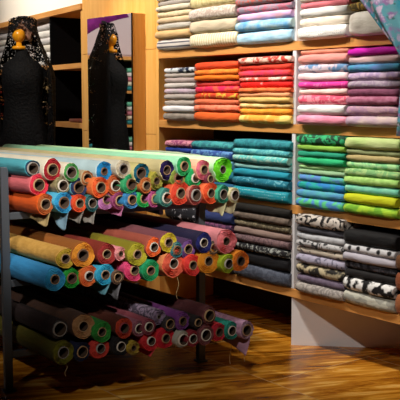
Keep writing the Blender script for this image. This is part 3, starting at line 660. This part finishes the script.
flaps = {'sky-blue': ('6c8ca0', .07), 'dark-teal': ('8c8882', .06), 'red-orange': ('7c7872', .05), 'plum': ('b06c94', .03), 'ivory': ('c4bc98', .055), 'bottle-green': ('b8b48c', .06), 'deep-orange': ('a08c60', .05),
         'small coffee': ('7c7c84', .07), 'aqua-blue': ('5c94a4', .045), 'tan-cored lilac': ('b488a0', .08), 'signal-red': ('b83038', .03), 'canary-yellow': None}
def make_tier(L, tname, ee, yaw, seed0, rows):
    yd = Vector((math.cos(yaw), math.sin(yaw), 0)); info = []
    for i, t in enumerate(L):
        x, y, r, rc, desc, cb_, ce, ck = t
        rnd = random.Random(seed0 + i)
        e = ee + rnd.uniform(-.012, .012)
        p = hit(x, y, RO + RX * e, RX); dist = (p - O).length
        info.append([p, r * dist / F * 1.08, rc * dist / F, desc, cb_, ce, ck, i, x])
    zb = min(a[0].z - a[1] for a in info)
    for a in info:
        p, R, rc, desc = a[:4]
        row = next(n for lo, n in rows if p.z >= lo)
        a.append(row)
        if row == rows[-1][1]:                      # lowest row lies on the crossbars
            base = TZ[('upper', 'middle', 'lower').index(tname)]; a[0].z = base + R * 1.03
    for a in info:
        p, R, rc, desc, cb_, ce, ck, i, x, row = a
        same = sorted([b for b in info if b[9] == row], key=lambda b: b[8]); k = same.index(a)
        if k: lab = f"{desc} fabric roll, {row} row of {tname} tier, right of the {same[k-1][3]} one"
        else: lab = f"{desc} fabric roll, leftmost end in the {row} row of the {tname} tier"
        yw = yaw + (math.radians(1.5) * max(0, min(1, (p - RO).dot(RY))) if tname == 'upper' else 0); o = thing('fabric_roll', p, yw); tag(o, lab, 'fabric roll', f'fabric rolls on the {tname} tier of the rack')
        rc = min(rc, R - .004)
        pat = {'golden-tan': ('soft', 'b88c40'), 'khaki': ('soft', '7c7450'), 'camel': ('floral', '4c3428'), 'lavender-lace': ('floral', '4c4454'), 'tan-cored lilac': ('floral', '9c7490')}.get(desc)
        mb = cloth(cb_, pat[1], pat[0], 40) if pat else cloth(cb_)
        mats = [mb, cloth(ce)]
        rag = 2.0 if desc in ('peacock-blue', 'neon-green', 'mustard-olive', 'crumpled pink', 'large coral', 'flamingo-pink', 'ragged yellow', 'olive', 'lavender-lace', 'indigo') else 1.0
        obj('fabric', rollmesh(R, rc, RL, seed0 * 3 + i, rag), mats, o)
        rnd = random.Random(seed0 * 5 + i)
        obj('core_tube', tubemesh(rc, rc * .86, RL, .001 + rnd.uniform(0, .006) if rag < 2 else .001), [cores[ck], cin], o)
        add_threads(o, R, desc)
        fl = flaps.get(desc)
        if fl:
            f = obj('loose_end', flapmesh(R, rnd.uniform(-.03, .0), 0, fl[1], i, {'upper': .115, 'middle': .2, 'lower': .24}[tname]), cloth(fl[0]), o); sd = f.modifiers.new('s', 'SOLIDIFY'); sd.thickness = .0015
def_threads = {'tan-cored lilac': [(-.03, .115), (-.13, .15)], 'large coral': [(-.01, .10)], 'olive': [(-.02, .06)]}
def add_threads(o, R_, desc):
    for x, ln_ in def_threads.get(desc, []):
        bm = bmesh.new(); p = Vector((x, R_ * .4, -R_ * .9)); 
        for k in range(8):
            q_ = Vector((x + .006 * math.sin(k * .7), R_ * .4 + .004 * math.sin(k), -R_ * .9 - ln_ * (k + 1) / 8)); tube(bm, p, q_, .0010, 5); p = q_
        obj('loose_thread', bm, cloth('d8c088'), o)
make_tier(TOP, 'upper', .15, math.radians(5), 100, [(.88, 'top'), (.838, 'middle'), (-9, 'bottom')])
make_tier(MID, 'middle', .30, math.radians(0), 300, [(.562, 'top'), (-9, 'bottom')])
make_tier(BOT, 'lower', .30, math.radians(0), 500, [(.255, 'top'), (-9, 'bottom')])

# ------------------------------------------------------------------ cloth hanging at the upper right
YH = YW - .33
p1 = wp(359, 0, YH); p2 = wp(405, 62, YH); dv = (p2 - p1); ztop = 2.12
top = p1 + dv * ((ztop - p1.z) / dv.z); bot = p1 + dv * ((1.08 - p1.z) / dv.z)
hc = thing('hanging_fabric', (top.x, YH, ztop)); tag(hc, 'blue floral fabric hanging diagonally in front of the shelves, upper right', 'fabric')
bm = bmesh.new(); nu, nv = 26, 22
WX = .75
def hf(i, j):
    t = j / (nv - 1); u = i / (nu - 1)
    xl = (top.x + (bot.x - top.x) * t); z = ztop + (1.08 - ztop) * t
    xr = top.x + WX
    x = xl + (xr - xl) * u
    return Vector((x - top.x, .018 * math.sin(u * 9 + t * 2) * (.3 + t) + .012 * math.sin(t * 7 + u * 3), z - ztop + .02 * math.sin(u * 5)*t))
grid(bm, nu, nv, hf)
mh, nt, b = newmat('blue_floral_print'); L = nt.links.new
tc = N(nt, 'ShaderNodeTexCoord'); V = tc.outputs['Object']
def nz(sc, off, t, w):
    a = N(nt, 'ShaderNodeVectorMath', operation='ADD'); a.inputs[1].default_value = off; L(V, a.inputs[0])
    n = N(nt, 'ShaderNodeTexNoise'); n.inputs['Scale'].default_value = sc; n.inputs['Detail'].default_value = 3; L(a.outputs[0], n.inputs['Vector'])
    r = N(nt, 'ShaderNodeValToRGB'); r.color_ramp.elements[0].position = t - w; r.color_ramp.elements[1].position = t + w; L(n.outputs['Fac'], r.inputs[0]); return r.outputs[0]
out = None
cur = lin('2f9ab4')
for (sc, off, t, w, c) in ((9, (1, 0, 0), .5, .12, '74b8c4'), (22, (5, 2, 0), .60, .03, '3c6a5c'), (20, (0, 7, 3), .57, .05, 'a87cb8'), (30, (3, 1, 9), .60, .04, 'dcc4e0')):
    m_ = N(nt, 'ShaderNodeMixRGB'); m_.inputs[2].default_value = lin(c); L(nz(sc, off, t, w), m_.inputs[0])
    if out is None: m_.inputs[1].default_value = cur
    else: L(out, m_.inputs[1])
    out = m_.outputs[0]
L(out, b.inputs['Base Color']); b.inputs['Roughness'].default_value = .7
o = obj('cloth', bm, mh, hc); sd = o.modifiers.new('s', 'SOLIDIFY'); sd.thickness = .002
rod = thing('hanging_rod', (top.x, YH, ztop)); tag(rod, 'steel rod hung from the ceiling above the blue floral fabric', 'rod')
bm = bmesh.new(); tube(bm, (-.05, 0, .012), (WX + .05, 0, .012), .011); obj('bar', bm, steel, rod)
for x in (0.0, WX):
    bm = bmesh.new(); tube(bm, (x, 0, .02), (x, 0, ZC - ztop), .004); obj('wire', bm, steel, rod)

# unseen ceiling housings for the shelf spots and the added fill spots
for a, b_, p, s in SPOTS:
    dirn = (Vector(b_) - Vector(a)).normalized(); h = thing('ceiling_spot_or_fill', a)
    q = dirn.to_track_quat('Z', 'Y').to_matrix().to_4x4()
    bm = bmesh.new(); n = 20
    vs = grid(bm, n, 4, lambda i, j: (q @ Vector(((.05, .055, .055, .02)[j] * math.cos(2 * pi * i / n), (.05, .055, .055, .02)[j] * math.sin(2 * pi * i / n), (.05, .05, -.06, -.09)[j]))), closed=True)
    bm.faces.new([vs[i][3] for i in range(n)])
    obj('lamp_housing', bm, solid('black_metal', '101010', .4, .9), h)
    bm = bmesh.new(); tube(bm, (0, 0, .08), (0, 0, ZC - a[2]), .008); obj('stem', bm, solid('black_metal', '101010', .4, .9), h)
    tag(h, 'black ceiling spotlight from an unseen set of shelf spots and added fills', 'lamp', 'ceiling spotlights')
